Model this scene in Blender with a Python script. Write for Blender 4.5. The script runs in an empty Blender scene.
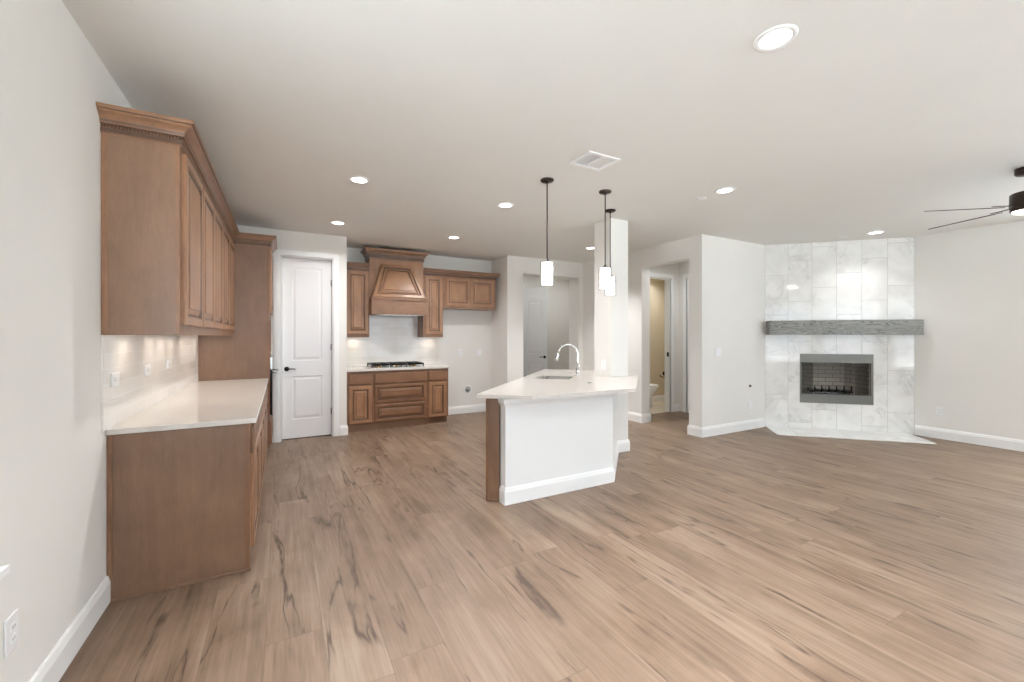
import bpy, bmesh, math, random
from mathutils import Vector, Matrix
random.seed(4)
S = bpy.context.scene
COL = S.collection
# ------------------------------------------------------------------ camera
EYE = 1.40
cam = bpy.data.objects.new('camera', bpy.data.cameras.new('camera'))
COL.objects.link(cam)
cam.location = (0, 0, EYE)
cam.rotation_euler = (math.radians(90), 0, math.radians(-28.58))
cam.data.sensor_width = 36
cam.data.lens = 421.4 / 1024 * 36
cam.data.shift_y = -5.0 / 1024
cam.data.clip_start = 0.05
S.camera = cam
# ------------------------------------------------------------------ exposure and world
S.view_settings.view_transform = 'Standard'
S.view_settings.look = 'None'
S.view_settings.exposure = 0.47
S.view_settings.gamma = 1.0
S.view_settings.use_curve_mapping = False
S.cycles.use_denoising = True
S.cycles.max_bounces = 10
S.cycles.diffuse_bounces = 6
S.cycles.sample_clamp_indirect = 6
SKY = 3.2          # daylight outside the windows
CAN = 14.5          # watts per recessed lamp
w = bpy.data.worlds.new('sky'); S.world = w; w.use_nodes = True
bg = w.node_tree.nodes['Background']
bg.inputs[0].default_value = (0.77, 0.90, 1.04, 1)
bg.inputs[1].default_value = SKY
SUN = 95.0         # high sun from behind the house: it lights the pale yard, whose light comes in upward
sl = bpy.data.lights.new('sun', 'SUN'); sl.energy = SUN; sl.angle = math.radians(1); sl.color = (.89, .96, 1.05)
so = bpy.data.objects.new('sun', sl); COL.objects.link(so); so.rotation_euler = (math.radians(-28), 0, 0)
CEIL = 2.805
XL, XR = -0.812, 7.88
YBACK = -2.9

# ------------------------------------------------------------------ helpers
def lin(r, g, b):
    f = lambda c: (c / 255 / 12.92) if c / 255 <= .04045 else ((c / 255 + .055) / 1.055) ** 2.4
    return (f(r), f(g), f(b), 1)

def BM(): return bmesh.new()

def box(bm, x0, y0, z0, x1, y1, z1, mi=0):
    x0, x1 = min(x0, x1), max(x0, x1); y0, y1 = min(y0, y1), max(y0, y1); z0, z1 = min(z0, z1), max(z0, z1)
    v = [bm.verts.new(p) for p in ((x0,y0,z0),(x1,y0,z0),(x1,y1,z0),(x0,y1,z0),(x0,y0,z1),(x1,y0,z1),(x1,y1,z1),(x0,y1,z1))]
    for q in ((3,2,1,0),(4,5,6,7),(0,1,5,4),(1,2,6,5),(2,3,7,6),(3,0,4,7)):
        f = bm.faces.new([v[i] for i in q]); f.material_index = mi
    return v

def prism(bm, pts, z0, z1, mi=0):
    """vertical prism over a counter-clockwise plan polygon"""
    a = [bm.verts.new((x, y, z0)) for x, y in pts]; b = [bm.verts.new((x, y, z1)) for x, y in pts]
    n = len(pts)
    fs = [bm.faces.new(list(reversed(a))), bm.faces.new(b)]
    for i in range(n):
        fs.append(bm.faces.new((a[i], a[(i+1) % n], b[(i+1) % n], b[i])))
    for f in fs: f.material_index = mi

def loft(bm, loops, cap0=True, cap1=True, smooth=False, closed=True, dark=()):
    rs = [[bm.verts.new(p) for p in l] for l in loops]
    n = len(rs[0])
    for k, (a, b) in enumerate(zip(rs, rs[1:])):
        for i in range(n if closed else n - 1):
            f = bm.faces.new((a[i], a[(i+1) % n], b[(i+1) % n], b[i])); f.smooth = smooth
            if k in dark: f.material_index = 1
    if cap0: bm.faces.new(list(reversed(rs[0])))
    if cap1: bm.faces.new(rs[-1])

def lathe(bm, prof, c=(0, 0, 0), n=32, axis='z', smooth=True, cap=True):
    loops = []
    for r, h in prof:
        l = []
        for i in range(n):
            t = 2 * math.pi * i / n
            a, b = r * math.cos(t), r * math.sin(t)
            p = {'z': (a, b, h), 'x': (h, a, b), 'y': (b, h, a)}[axis]
            l.append((p[0] + c[0], p[1] + c[1], p[2] + c[2]))
        loops.append(l)
    loft(bm, loops, cap, cap, smooth)

def tube(bm, pts, r, n=12, cap=True):
    pts = [Vector(p) for p in pts]; loops = []
    up = None
    for i, p in enumerate(pts):
        t = (pts[min(i+1, len(pts)-1)] - pts[max(i-1, 0)]).normalized()
        if up is None:
            up = Vector((0, 0, 1)) if abs(t.z) < .9 else Vector((1, 0, 0))
        s = t.cross(up).normalized(); u = s.cross(t).normalized(); up = u
        rr = r[i] if isinstance(r, (list, tuple)) else r
        loops.append([p + rr * (math.cos(2*math.pi*k/n) * s + math.sin(2*math.pi*k/n) * u) for k in range(n)])
    loft(bm, loops, cap, cap, True)

def sweep(bm, path, prof, closed=False, dark=()):
    """profile (out, z) along plan path; 'out' is to the right of travel; mitred corners"""
    P = [Vector((p[0], p[1])) for p in path]; n = len(P); loops = []
    for i in range(n):
        if closed or 0 < i < n - 1:
            d0 = (P[i] - P[i-1]).normalized(); d1 = (P[(i+1) % n] - P[i]).normalized()
            n0 = Vector((d0.y, -d0.x)); n1 = Vector((d1.y, -d1.x))
            m = (n0 + n1); m = m / max(m.dot(n0), .2)
        else:
            d = (P[1] - P[0]) if i == 0 else (P[i] - P[i-1]); d.normalize(); m = Vector((d.y, -d.x))
        loops.append([(P[i].x + m.x * o, P[i].y + m.y * o, z) for o, z in prof])
    if closed: loops.append(loops[0])
    f0 = len(bm.faces)
    loft(bm, loops, not closed, not closed)
    if dark:
        bm.faces.ensure_lookup_table(); n = len(prof)
        for k in range(len(loops) - 1):
            for i in dark: bm.faces[f0 + k * n + i].material_index = 1

def bevel(bm, w, seg=2, ang=30):
    bmesh.ops.remove_doubles(bm, verts=bm.verts, dist=1e-6)
    es = [e for e in bm.edges if len(e.link_faces) == 2 and e.calc_face_angle(0) > math.radians(ang)]
    bmesh.ops.bevel(bm, geom=es, offset=w, segments=seg, affect='EDGES', profile=.5)

def link(name, bm, mats, parent=None, loc=None, rz=0, label=None):
    bmesh.ops.recalc_face_normals(bm, faces=bm.faces)
    me = bpy.data.meshes.new(name); bm.to_mesh(me); bm.free()
    for m in (mats if isinstance(mats, (list, tuple)) else [mats]): me.materials.append(m)
    o = bpy.data.objects.new(name, me); COL.objects.link(o)
    if parent: o.parent = parent
    if loc: o.location = loc
    o.rotation_euler.z = rz
    if label: o['label'] = label
    return o

def tag(o, label, cat, group=None):
    o['label'] = label; o['category'] = cat
    if group: o['group'] = group
    return o

def thing(name, label, cat, loc=(0, 0, 0), rz=0, group=None):
    o = bpy.data.objects.new(name, None); COL.objects.link(o)
    o.location = loc; o.rotation_euler.z = rz; o.empty_display_size = .1
    return tag(o, label, cat, group)

def struct(name, bm, m, parent=None, loc=None, rz=0):
    o = link(name, bm, m, parent, loc, rz)
    o['kind'] = 'structure'
    return o

def copy_tree(o, parent=None):
    c = o.copy(); COL.objects.link(c)
    if parent: c.parent = parent
    for ch in list(o.children): copy_tree(ch, c)
    return c

def lamp(name, kind, parent, loc, energy, color, size=.1, size_y=None, rot=None, spread=None):
    l = bpy.data.lights.new(name, 'AREA' if kind != 'POINT' else 'POINT'); l.energy = energy; l.color = color
    if kind == 'POINT': l.shadow_soft_size = size
    else:
        l.shape = 'DISK' if size_y is None else 'RECTANGLE'; l.size = size
        if size_y: l.size_y = size_y
        if spread: l.spread = spread
    o = bpy.data.objects.new(name, l); COL.objects.link(o); o.location = loc
    if rot: o.rotation_euler = rot
    if parent: o.parent = parent
    return o

# ------------------------------------------------------------------ materials
class N:
    def __init__(s, name):
        s.m = bpy.data.materials.new(name); s.m.use_nodes = True
        s.t = s.m.node_tree; s.b = s.t.nodes['Principled BSDF']
    def n(s, typ, **kw):
        x = s.t.nodes.new(typ)
        for k, v in kw.items():
            if hasattr(x, k): setattr(x, k, v)
            else: x.inputs[k.replace('_', ' ')].default_value = v
        return x
    def l(s, a, b): s.t.links.new(a, b)
    def math(s, op, a, b=None, c=None):
        x = s.t.nodes.new('ShaderNodeMath'); x.operation = op
        for i, v in enumerate((a, b, c)):
            if v is None: continue
            if isinstance(v, (int, float)): x.inputs[i].default_value = v
            else: s.l(v, x.inputs[i])
        return x.outputs[0]
    def mix(s, f, a, b, mode='MIX'):
        x = s.t.nodes.new('ShaderNodeMix'); x.data_type = 'RGBA'; x.blend_type = mode
        for i, v in ((0, f), (6, a), (7, b)):
            if isinstance(v, (int, float, tuple)): x.inputs[i].default_value = v
            else: s.l(v, x.inputs[i])
        return x.outputs[2]
    def ramp(s, f, stops):
        x = s.t.nodes.new('ShaderNodeValToRGB'); e = x.color_ramp.elements
        while len(e) < len(stops): e.new(.5)
        for el, (p, c) in zip(e, stops): el.position = p; el.color = c
        s.l(f, x.inputs[0]); return x.outputs[0]
    def xyz(s, src='obj'):
        if src == 'obj': o = s.n('ShaderNodeTexCoord').outputs['Object']
        else: o = s.n('ShaderNodeNewGeometry').outputs['Position']
        sp = s.n('ShaderNodeSeparateXYZ'); s.l(o, sp.inputs[0]); return o, sp.outputs
    def comb(s, x, y, z):
        c = s.n('ShaderNodeCombineXYZ')
        for i, v in enumerate((x, y, z)):
            if isinstance(v, (int, float)): c.inputs[i].default_value = v
            else: s.l(v, c.inputs[i])
        return c.outputs[0]
    def noise(s, vec, scale, detail=3, rough=.5, dist=0):
        x = s.n('ShaderNodeTexNoise'); s.l(vec, x.inputs['Vector'])
        x.inputs['Scale'].default_value = scale; x.inputs['Detail'].default_value = detail
        x.inputs['Roughness'].default_value = rough; x.inputs['Distortion'].default_value = dist
        return x.outputs[0]
    def bump(s, h, strength=.2, dist=.002):
        x = s.n('ShaderNodeBump'); s.l(h, x.inputs['Height'])
        x.inputs['Strength'].default_value = strength; x.inputs['Distance'].default_value = dist
        s.l(x.outputs[0], s.b.inputs['Normal'])
    def col(s, c):
        if isinstance(c, tuple): s.b.inputs['Base Color'].default_value = c
        else: s.l(c, s.b.inputs['Base Color'])
    def set(s, rough=.5, metal=0, spec=None):
        s.b.inputs['Roughness'].default_value = rough; s.b.inputs['Metallic'].default_value = metal
        if spec is not None: s.b.inputs['Specular IOR Level'].default_value = spec

def plain(name, c, rough=.5, metal=0, bumpy=0, spec=None):
    m = N(name)
    o, _ = m.xyz('pos')
    k = m.noise(o, 3.0, 2)
    m.col(m.mix(k, tuple(x * .98 for x in c[:3]) + (1,), tuple(min(1, x * 1.02) for x in c[:3]) + (1,)))
    m.set(rough, metal, spec)
    if bumpy: m.bump(m.noise(o, 160, 3), bumpy, .001)
    return m.m

def wood(name, dark, light, vert=True, rough=.38, scale=1.0):
    m = N(name)
    o, (x, y, z) = m.xyz('obj')
    if vert: v = m.comb(m.math('MULTIPLY', x, 14), m.math('MULTIPLY', y, 14), m.math('MULTIPLY', z, 1.6))
    else: v = m.comb(m.math('MULTIPLY', x, 1.6), m.math('MULTIPLY', y, 14), m.math('MULTIPLY', z, 14))
    g = m.noise(v, 2.2 * scale, 6, .6, .6)
    f = m.noise(v, 14 * scale, 3, .7)
    big = m.noise(o, 3.5, 3, .5, .5)
    k = m.math('ADD', m.math('MULTIPLY', g, .30), m.math('ADD', m.math('MULTIPLY', f, .28), m.math('MULTIPLY', big, .42)))
    m.col(m.ramp(k, [(.34, dark), (.66, light)]))
    m.set(rough)
    m.bump(f, .08, .001)
    return m.m

M = {}
M['wall'] = plain('wall_paint', lin(229, 227, 222), .75, bumpy=.06)
M['ceiling'] = plain('ceiling_paint', lin(226, 225, 221), .85, bumpy=.1)
M['bathwall'] = plain('lamp_warmed_bathroom_paint', lin(214, 202, 178), .75, bumpy=.06)  # yellow of a warm lamp is put into this wall colour
M['trim'] = plain('white_trim_paint', lin(240, 240, 238), .35)
M['door'] = plain('white_door_paint', lin(238, 238, 238), .35)
M['greydoor'] = plain('grey_white_door_paint', lin(226, 226, 226), .4)
M['plastic'] = plain('white_plastic', lin(238, 238, 238), .3)
M['kneewall'] = plain('white_panel_paint', lin(236, 236, 234), .5)
M['endpanel'] = wood('stained_maple_panel', lin(108, 81, 62), lin(132, 102, 80))
M['cab'] = wood('stained_maple_frame', lin(104, 73, 51), lin(140, 102, 74))
M['cabdoor'] = wood('stained_maple_door', lin(122, 87, 63), lin(164, 123, 91), rough=.36)
M['cabh'] = wood('stained_maple_horizontal', lin(104, 73, 51), lin(140, 102, 74), vert=False)
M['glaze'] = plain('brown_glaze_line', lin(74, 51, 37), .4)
M['bronze'] = plain('oil_rubbed_bronze', lin(58, 48, 42), .4, .8)
M['black'] = plain('black_metal', lin(22, 21, 20), .4, .6)
M['blackglass'] = plain('black_glass', lin(12, 12, 13), .05)
M['steel'] = plain('brushed_steel', lin(190, 190, 188), .25, 1)
M['chrome'] = plain('chrome', lin(225, 225, 225), .08, 1)
M['firemetal'] = plain('grey_fireplace_metal', lin(118, 117, 112), .45, .6)
M['darkvoid'] = plain('dark_void', lin(20, 18, 17), .8)
M['porcelain'] = plain('porcelain', lin(240, 240, 238), .08)
M['bathtile'] = plain('beige_floor_tile', lin(214, 202, 182), .3)
M['brass'] = plain('brass_burner', lin(150, 120, 70), .35, .9)
M['lawn'] = plain('pale_concrete', lin(205, 205, 200), .9)

def emis(name, c, s):
    m = N(name); m.col((.8, .8, .8, 1)); m.b.inputs['Emission Color'].default_value = c
    m.b.inputs['Emission Strength'].default_value = s; return m.m
M['lens'] = emis('lit_lens', (1, .97, .92, 1), 6)
M['opal'] = emis('lit_opal_glass', (1, .97, .93, 1), 2.0)
M['fanlens'] = emis('lit_fan_lens', (1, .93, .84, 1), 2.5)
M['barlens'] = emis('lit_bar_lens', (1, .9, .78, 1), 4)

def glass(name, tint=(1, 1, 1, 1), refl=.08):
    m = N(name); t = m.t; out = t.nodes['Material Output']
    tr = m.n('ShaderNodeBsdfTransparent'); tr.inputs[0].default_value = tint
    gl = m.n('ShaderNodeBsdfGlossy'); gl.inputs['Roughness'].default_value = .02
    lw = m.n('ShaderNodeLayerWeight'); lw.inputs[0].default_value = .35
    mx = m.n('ShaderNodeMixShader')
    m.l(m.math('ADD', m.math('MULTIPLY', lw.outputs['Fresnel'], .45), refl), mx.inputs[0]); m.l(tr.outputs[0], mx.inputs[1]); m.l(gl.outputs[0], mx.inputs[2])
    m.l(mx.outputs[0], out.inputs[0]); return m.m
M['glass'] = glass('clear_glass', refl=.01)
M['pane'] = glass('window_glass', refl=.02)

def quartz():
    m = N('white_quartz'); o, _ = m.xyz('pos')
    a = m.noise(o, 2.2, 6, .6, 1.6)
    v = m.math('ABSOLUTE', m.math('SUBTRACT', a, .5))
    vein = m.ramp(v, [(0, (.55, .55, .55, 1)), (.02, (0, 0, 0, 1))])
    sp = m.noise(o, 90, 2)
    base = m.mix(sp, lin(208, 201, 193), lin(220, 214, 207))
    m.col(m.mix(m.math('MULTIPLY', vein, .22), base, lin(176, 170, 165)))
    m.set(.09); return m.m
M['quartz'] = quartz()

def floor_mat():
    m = N('oak_plank_floor'); o, (x, y, z) = m.xyz('pos')
    PW, PL = .24, 1.83
    xs = m.math('ADD', x, .79)      # seam at x = .17
    u = m.math('DIVIDE', xs, PW); row = m.math('FLOOR', u)
    rnd = m.n('ShaderNodeTexWhiteNoise', noise_dimensions='1D'); m.l(row, rnd.inputs['W'])
    ys = m.math('ADD', m.math('DIVIDE', y, PL), m.math('MULTIPLY', rnd.outputs[0], 7.3))
    cell = m.math('FLOOR', ys)
    wn = m.n('ShaderNodeTexWhiteNoise', noise_dimensions='2D'); m.l(m.comb(row, cell, 0), wn.inputs['Vector'])
    idc = wn.outputs[0]; idcol = wn.outputs[1]
    fx = m.math('ABSOLUTE', m.math('SUBTRACT', m.math('FRACT', u), .5))
    fy = m.math('ABSOLUTE', m.math('SUBTRACT', m.math('FRACT', ys), .5))
    seam = m.math('MAXIMUM', m.math('GREATER_THAN', fx, .5 - .0016 / PW), m.math('GREATER_THAN', fy, .5 - .0018 / PL))
    off = m.n('ShaderNodeVectorMath', operation='SCALE'); m.l(idcol, off.inputs[0]); off.inputs['Scale'].default_value = 37
    def vec(sx, sy):
        a = m.n('ShaderNodeVectorMath', operation='ADD')
        m.l(m.comb(m.math('MULTIPLY', x, sx), m.math('MULTIPLY', y, sy), 0), a.inputs[0]); m.l(off.outputs[0], a.inputs[1]); return a.outputs[0]
    g1 = m.noise(vec(5, .7), 1.0, 4, .55, .5)           # broad figure
    g2 = m.noise(vec(75, 3.0), 1.0, 4, .65, .3)         # fine grain
    g3 = m.noise(vec(2.6, 1.3), 1.3, 4, .6, .6)         # blotches
    g4 = m.noise(vec(26, 1.1), 1.0, 3, .6, .4)          # streaks
    k = m.math('ADD', m.math('ADD', m.math('MULTIPLY', g1, .28), m.math('MULTIPLY', g2, .22)), m.math('ADD', m.math('MULTIPLY', g3, .28), m.math('MULTIPLY', g4, .22)))
    c = m.ramp(k, [(.38, lin(86, 66, 51)), (.45, lin(115, 94, 76)), (.53, lin(132, 111, 93)), (.63, lin(148, 129, 111))])
    # a tone of its own for every plank
    c = m.mix(.8, c, m.ramp(idc, [(0, (.84, .80, .77, 1)), (.35, (.95, .93, .92, 1)), (.7, (1.0, .985, .97, 1)), (1, (1.06, 1.05, 1.04, 1))]), 'MULTIPLY')
    # long dark checks following the grain
    wav = m.math('SUBTRACT', m.noise(vec(3, 3.2), 1.0, 2, .5), .5)
    a = m.noise(m.comb(m.math('ADD', m.math('ADD', m.math('MULTIPLY', x, 5.5), m.math('MULTIPLY', idc, 31)), m.math('MULTIPLY', wav, .28)), m.math('MULTIPLY', y, .5), m.math('MULTIPLY', idc, 17)), 1.0, 3, .5, .4)
    line = m.ramp(m.math('ABSOLUTE', m.math('SUBTRACT', a, .5)), [(0, (1, 1, 1, 1)), (.006, (.75, .75, .75, 1)), (.014, (0, 0, 0, 1))])
    soft = m.ramp(m.math('ABSOLUTE', m.math('SUBTRACT', a, .5)), [(0, (1, 1, 1, 1)), (.035, (0, 0, 0, 1))])
    gate = m.ramp(m.noise(vec(2.4, 1.5), 1.2, 3, .6), [(.45, (0, 0, 0, 1)), (.55, (1, 1, 1, 1))])
    fine = m.ramp(m.noise(vec(30, 9), 1.0, 3, .6), [(.35, (.35, .35, .35, 1)), (.5, (1, 1, 1, 1))])
    crack = m.math('MULTIPLY', m.math('MULTIPLY', line, gate), fine)
    c = m.mix(m.math('MULTIPLY', m.math('MULTIPLY', soft, gate), .30), c, lin(84, 63, 48))
    # knots
    vo = m.n('ShaderNodeTexVoronoi'); m.l(vec(4.2, 1.9), vo.inputs['Vector']); vo.inputs['Scale'].default_value = 1.0
    nd = m.math('ADD', vo.outputs['Distance'], m.math('MULTIPLY', m.math('SUBTRACT', m.noise(vec(34, 16), 1, 2), .5), .12))
    pick = m.n('ShaderNodeSeparateColor'); m.l(vo.outputs['Color'], pick.inputs[0])
    has = m.math('GREATER_THAN', pick.outputs[0], .45)
    knot = m.math('MULTIPLY', m.ramp(nd, [(.015, (1, 1, 1, 1)), (.055, (0, 0, 0, 1))]), has)
    halo = m.math('MULTIPLY', m.ramp(nd, [(.05, (1, 1, 1, 1)), (.22, (0, 0, 0, 1))]), has)
    c = m.mix(m.math('MULTIPLY', halo, .22), c, lin(84, 62, 48))
    c = m.mix(m.math('MULTIPLY', crack, .82), c, lin(62, 43, 31))
    c = m.mix(m.math('MULTIPLY', knot, .85), c, lin(58, 40, 29))
    c = m.mix(m.math('MULTIPLY', seam, .35), c, lin(62, 50, 40))
    m.col(c)
    m.b.inputs['Roughness'].default_value = .34
    m.l(m.math('ADD', .36, m.math('MULTIPLY', g2, .16)), m.b.inputs['Roughness'])
    h = m.math('SUBTRACT', m.math('MULTIPLY', g2, .5), m.math('ADD', seam, m.math('MULTIPLY', crack, .6)))
    m.bump(h, .16, .0012)
    return m.m
M['floor'] = floor_mat()

def subway(name, axis, tw, th, x0=0, z0=0, mort=.0022, wob=.6):
    m = N(name); o, xyz = m.xyz('pos')
    h = xyz[axis]
    v = m.comb(m.math('SUBTRACT', h, x0), m.math('SUBTRACT', xyz[2], z0), 0)
    b = m.n('ShaderNodeTexBrick'); m.l(v, b.inputs['Vector'])
    b.offset = .5
    b.inputs['Scale'].default_value = 1; b.inputs['Brick Width'].default_value = tw; b.inputs['Row Height'].default_value = th
    b.inputs['Mortar Size'].default_value = mort; b.inputs['Mortar Smooth'].default_value = .3
    b.inputs['Color1'].default_value = lin(226, 222, 216); b.inputs['Color2'].default_value = lin(236, 233, 229); b.inputs['Mortar'].default_value = lin(243, 242, 238)
    m.col(b.outputs[0]); m.set(.1)
    hgt = m.math('SUBTRACT', m.math('MULTIPLY', m.noise(o, 14, 2), wob), b.outputs[1])
    m.bump(hgt, .35, .0016)
    return m.m
M['subwayL'] = subway('glossy_subway_tile_side', 1, .305, .08, 2.9, .906)
M['subwayB'] = subway('glossy_subway_tile_range', 0, .305, .08, .8, .914)

def marble(name, mode):
    """large vertical marble tiles; object x runs along the wall, object z up (or y on the hearth)"""
    m = N(name); o, (x, y, z) = m.xyz('obj')
    if mode == 'wall': a, b, tw, th = x, z, .3133, .61
    else: a, b, tw, th = y, x, .61, .61
    u = m.math('DIVIDE', a, tw); cu = m.math('FLOOR', u)
    st = m.math('FRACT', m.math('MULTIPLY', cu, .667))
    v = m.math('ADD', m.math('DIVIDE', b, th), m.math('ADD', st, .18)); cv = m.math('FLOOR', v)
    wn = m.n('ShaderNodeTexWhiteNoise', noise_dimensions='2D'); m.l(m.comb(cu, cv, 0), wn.inputs['Vector'])
    off = m.n('ShaderNodeVectorMath', operation='SCALE'); m.l(wn.outputs[1], off.inputs[0]); off.inputs['Scale'].default_value = 21
    ad = m.n('ShaderNodeVectorMath', operation='ADD'); m.l(o, ad.inputs[0]); m.l(off.outputs[0], ad.inputs[1])
    p = ad.outputs[0]
    n1 = m.noise(p, 1.7, 7, .58, 1.5)
    v1 = m.ramp(m.math('ABSOLUTE', m.math('SUBTRACT', n1, .5)), [(0, (1, 1, 1, 1)), (.012, (.35, .35, .35, 1)), (.07, (0, 0, 0, 1))])
    gate = m.ramp(m.noise(p, 2.2, 2), [(.42, (0, 0, 0, 1)), (.62, (1, 1, 1, 1))])
    cloud = m.noise(p, 2.6, 4, .6, .6)
    c = m.mix(m.ramp(cloud, [(.4, (0, 0, 0, 1)), (.8, (1, 1, 1, 1))]), lin(238, 237, 234), lin(218, 217, 214))
    c = m.mix(m.math('MULTIPLY', m.math('MULTIPLY', v1, gate), .45), c, lin(160, 158, 154))
    fx = m.math('ABSOLUTE', m.math('SUBTRACT', m.math('FRACT', u), .5)); fy = m.math('ABSOLUTE', m.math('SUBTRACT', m.math('FRACT', v), .5))
    g = m.math('MAXIMUM', m.math('GREATER_THAN', fx, .5 - .0022 / tw), m.math('GREATER_THAN', fy, .5 - .0022 / th))
    c = m.mix(m.math('MULTIPLY', g, .9), c, lin(186, 184, 180))
    m.col(c); m.set(.07)
    tilt = m.n('ShaderNodeSeparateColor'); m.l(wn.outputs[1], tilt.inputs[0])
    lean = m.math('ADD', m.math('MULTIPLY', m.math('SUBTRACT', tilt.outputs[0], .5), m.math('MULTIPLY', a, 1.6)),
                  m.math('MULTIPLY', m.math('SUBTRACT', tilt.outputs[1], .5), m.math('MULTIPLY', b, 1.6)))
    m.bump(m.math('ADD', m.math('SUBTRACT', m.math('MULTIPLY', lean, .35), g), m.math('MULTIPLY', m.noise(o, 4, 2), .12)), .5, .004)
    return m.m
M['marble'] = marble('marble_wall_tile', 'wall')
M['marbleh'] = marble('marble_hearth_tile', 'floor')

def curtain_mat():
    m = N('steel_mesh_curtain'); out = m.t.nodes['Material Output']
    m.col(lin(96, 92, 86)); m.set(.45, .7)
    tr = m.n('ShaderNodeBsdfTransparent'); mx = m.n('ShaderNodeMixShader'); mx.inputs[0].default_value = .62
    m.l(tr.outputs[0], mx.inputs[1]); m.l(m.b.outputs[0], mx.inputs[2]); m.l(mx.outputs[0], out.inputs[0]); return m.m
M['curtain'] = curtain_mat()

def mantel_mat():
    m = N('grey_washed_oak'); o, (x, y, z) = m.xyz('obj')
    v = m.comb(m.math('MULTIPLY', x, 1.6), m.math('MULTIPLY', y, 9), m.math('MULTIPLY', z, 9))
    a = m.noise(v, 1.1, 3, .5, .8)
    rings = m.math('FRACT', m.math('MULTIPLY', a, 13))
    r = m.ramp(rings, [(0, (0, 0, 0, 1)), (.25, (1, 1, 1, 1)), (.8, (.7, .7, .7, 1)), (1, (0, 0, 0, 1))])
    f = m.noise(m.comb(m.math('MULTIPLY', x, 6), m.math('MULTIPLY', y, 90), m.math('MULTIPLY', z, 90)), 1, 3, .7)
    k = m.math('ADD', m.math('MULTIPLY', r, .7), m.math('MULTIPLY', f, .3))
    m.col(m.ramp(k, [(.15, lin(74, 74, 72)), (.45, lin(116, 116, 113)), (.9, lin(148, 148, 144))])); m.set(.6)
    m.bump(k, .3, .002); return m.m
M['mantel'] = mantel_mat()

def firebrick():
    m = N('grey_firebrick'); o, (x, y, z) = m.xyz('obj')
    b = m.n('ShaderNodeTexBrick'); m.l(m.comb(m.math('ADD', x, y), z, 0), b.inputs['Vector'])
    b.inputs['Scale'].default_value = 1; b.inputs['Brick Width'].default_value = .2; b.inputs['Row Height'].default_value = .062
    b.inputs['Mortar Size'].default_value = .005
    b.inputs['Color1'].default_value = lin(160, 153, 141); b.inputs['Color2'].default_value = lin(180, 173, 161); b.inputs['Mortar'].default_value = lin(122, 116, 108)
    m.col(b.outputs[0]); m.set(.8); m.bump(m.math('SUBTRACT', m.noise(o, 60, 2), b.outputs[1]), .5, .004); return m.m
M['firebrick'] = firebrick()

# ------------------------------------------------------------------ room shell
T = .12
b = BM(); box(b, XL - .2, YBACK - .2, -.12, 9.6, 9.0, 0); struct('floor', b, M['floor'])
b = BM(); box(b, XL - .2, YBACK - .2, CEIL, 9.6, 9.0, CEIL + .15); struct('ceiling', b, M['ceiling'])

def wall_with_holes(name, ax, fixed, thick, a0, a1, holes, z1=CEIL, mat='wall'):
    """ax 'x': runs along x at y = fixed .. fixed+thick; holes (a0, a1, z0, z1)"""
    b = BM()
    cuts = sorted({a0, a1, *[h[0] for h in holes], *[h[1] for h in holes]})
    for p, q in zip(cuts, cuts[1:]):
        hs = sorted([(h[2], h[3]) for h in holes if h[0] <= p + 1e-6 and h[1] >= q - 1e-6])
        z = 0.0; segs = []
        for lo, hi in hs:
            if lo > z + 1e-6: segs.append((z, lo))
            z = hi
        if z < z1 - 1e-6: segs.append((z, z1))
        for lo, hi in segs:
            if ax == 'x': box(b, p, fixed, lo, q, fixed + thick, hi)
            else: box(b, fixed, p, lo, fixed + thick, q, hi)
    bmesh.ops.remove_doubles(b, verts=b.verts, dist=1e-5)
    return struct(name, b, M[mat])

LEFT_WINS = [(-2.3, -.75, .60, 2.35), (.20, 1.97, .655, 2.35)]
wall_with_holes('wall_left', 'y', XL - .16, .16, YBACK, 6.36, LEFT_WINS)
REAR_WINS = [(-.55, 1.3, .5, 2.4), (2.5, 3.8, .6, 2.35), (4.1, 5.4, .6, 2.35), (5.7, 7.0, .6, 2.35)]  # first window widened to brighten the end panels and left floor
wall_with_holes('wall_rear', 'x', YBACK - .16, .16, XL - .16, XR + .16, REAR_WINS)
ADDED_RIGHT_WINS = [(-2.75, -.8, .1, 2.6), (-.65, 1.3, .1, 2.6)]  # unseen windows, added and enlarged to brighten the left wall
wall_with_holes('wall_right', 'y', XR, .16, YBACK, 4.0, ADDED_RIGHT_WINS)
# wall of the white panel door, its return beside the range
PD0, PD1, PDH = -.02, .62, 2.47
wall_with_holes('wall_pantry', 'x', 6.36, T, XL - .16, .80, [(PD0, PD1, 0, PDH)])
b = BM(); box(b, .68, 6.36 + T, 0, .80, 7.12, CEIL); struct('wall_range_return', b, M['wall'])
b = BM(); box(b, XL - .16, 7.12, 0, .68, 7.24, CEIL); box(b, XL - .16, 6.48, 0, XL, 7.12, CEIL); struct('wall_pantry_rear', b, M['wall'])
b = BM(); box(b, .68, 7.12, 0, 3.63, 7.24, CEIL); struct('wall_range', b, M['wall'])
b = BM(); box(b, 3.44, 6.48, 0, 3.56, 7.12, CEIL); struct('wall_fridge_return', b, M['wall'])
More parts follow.
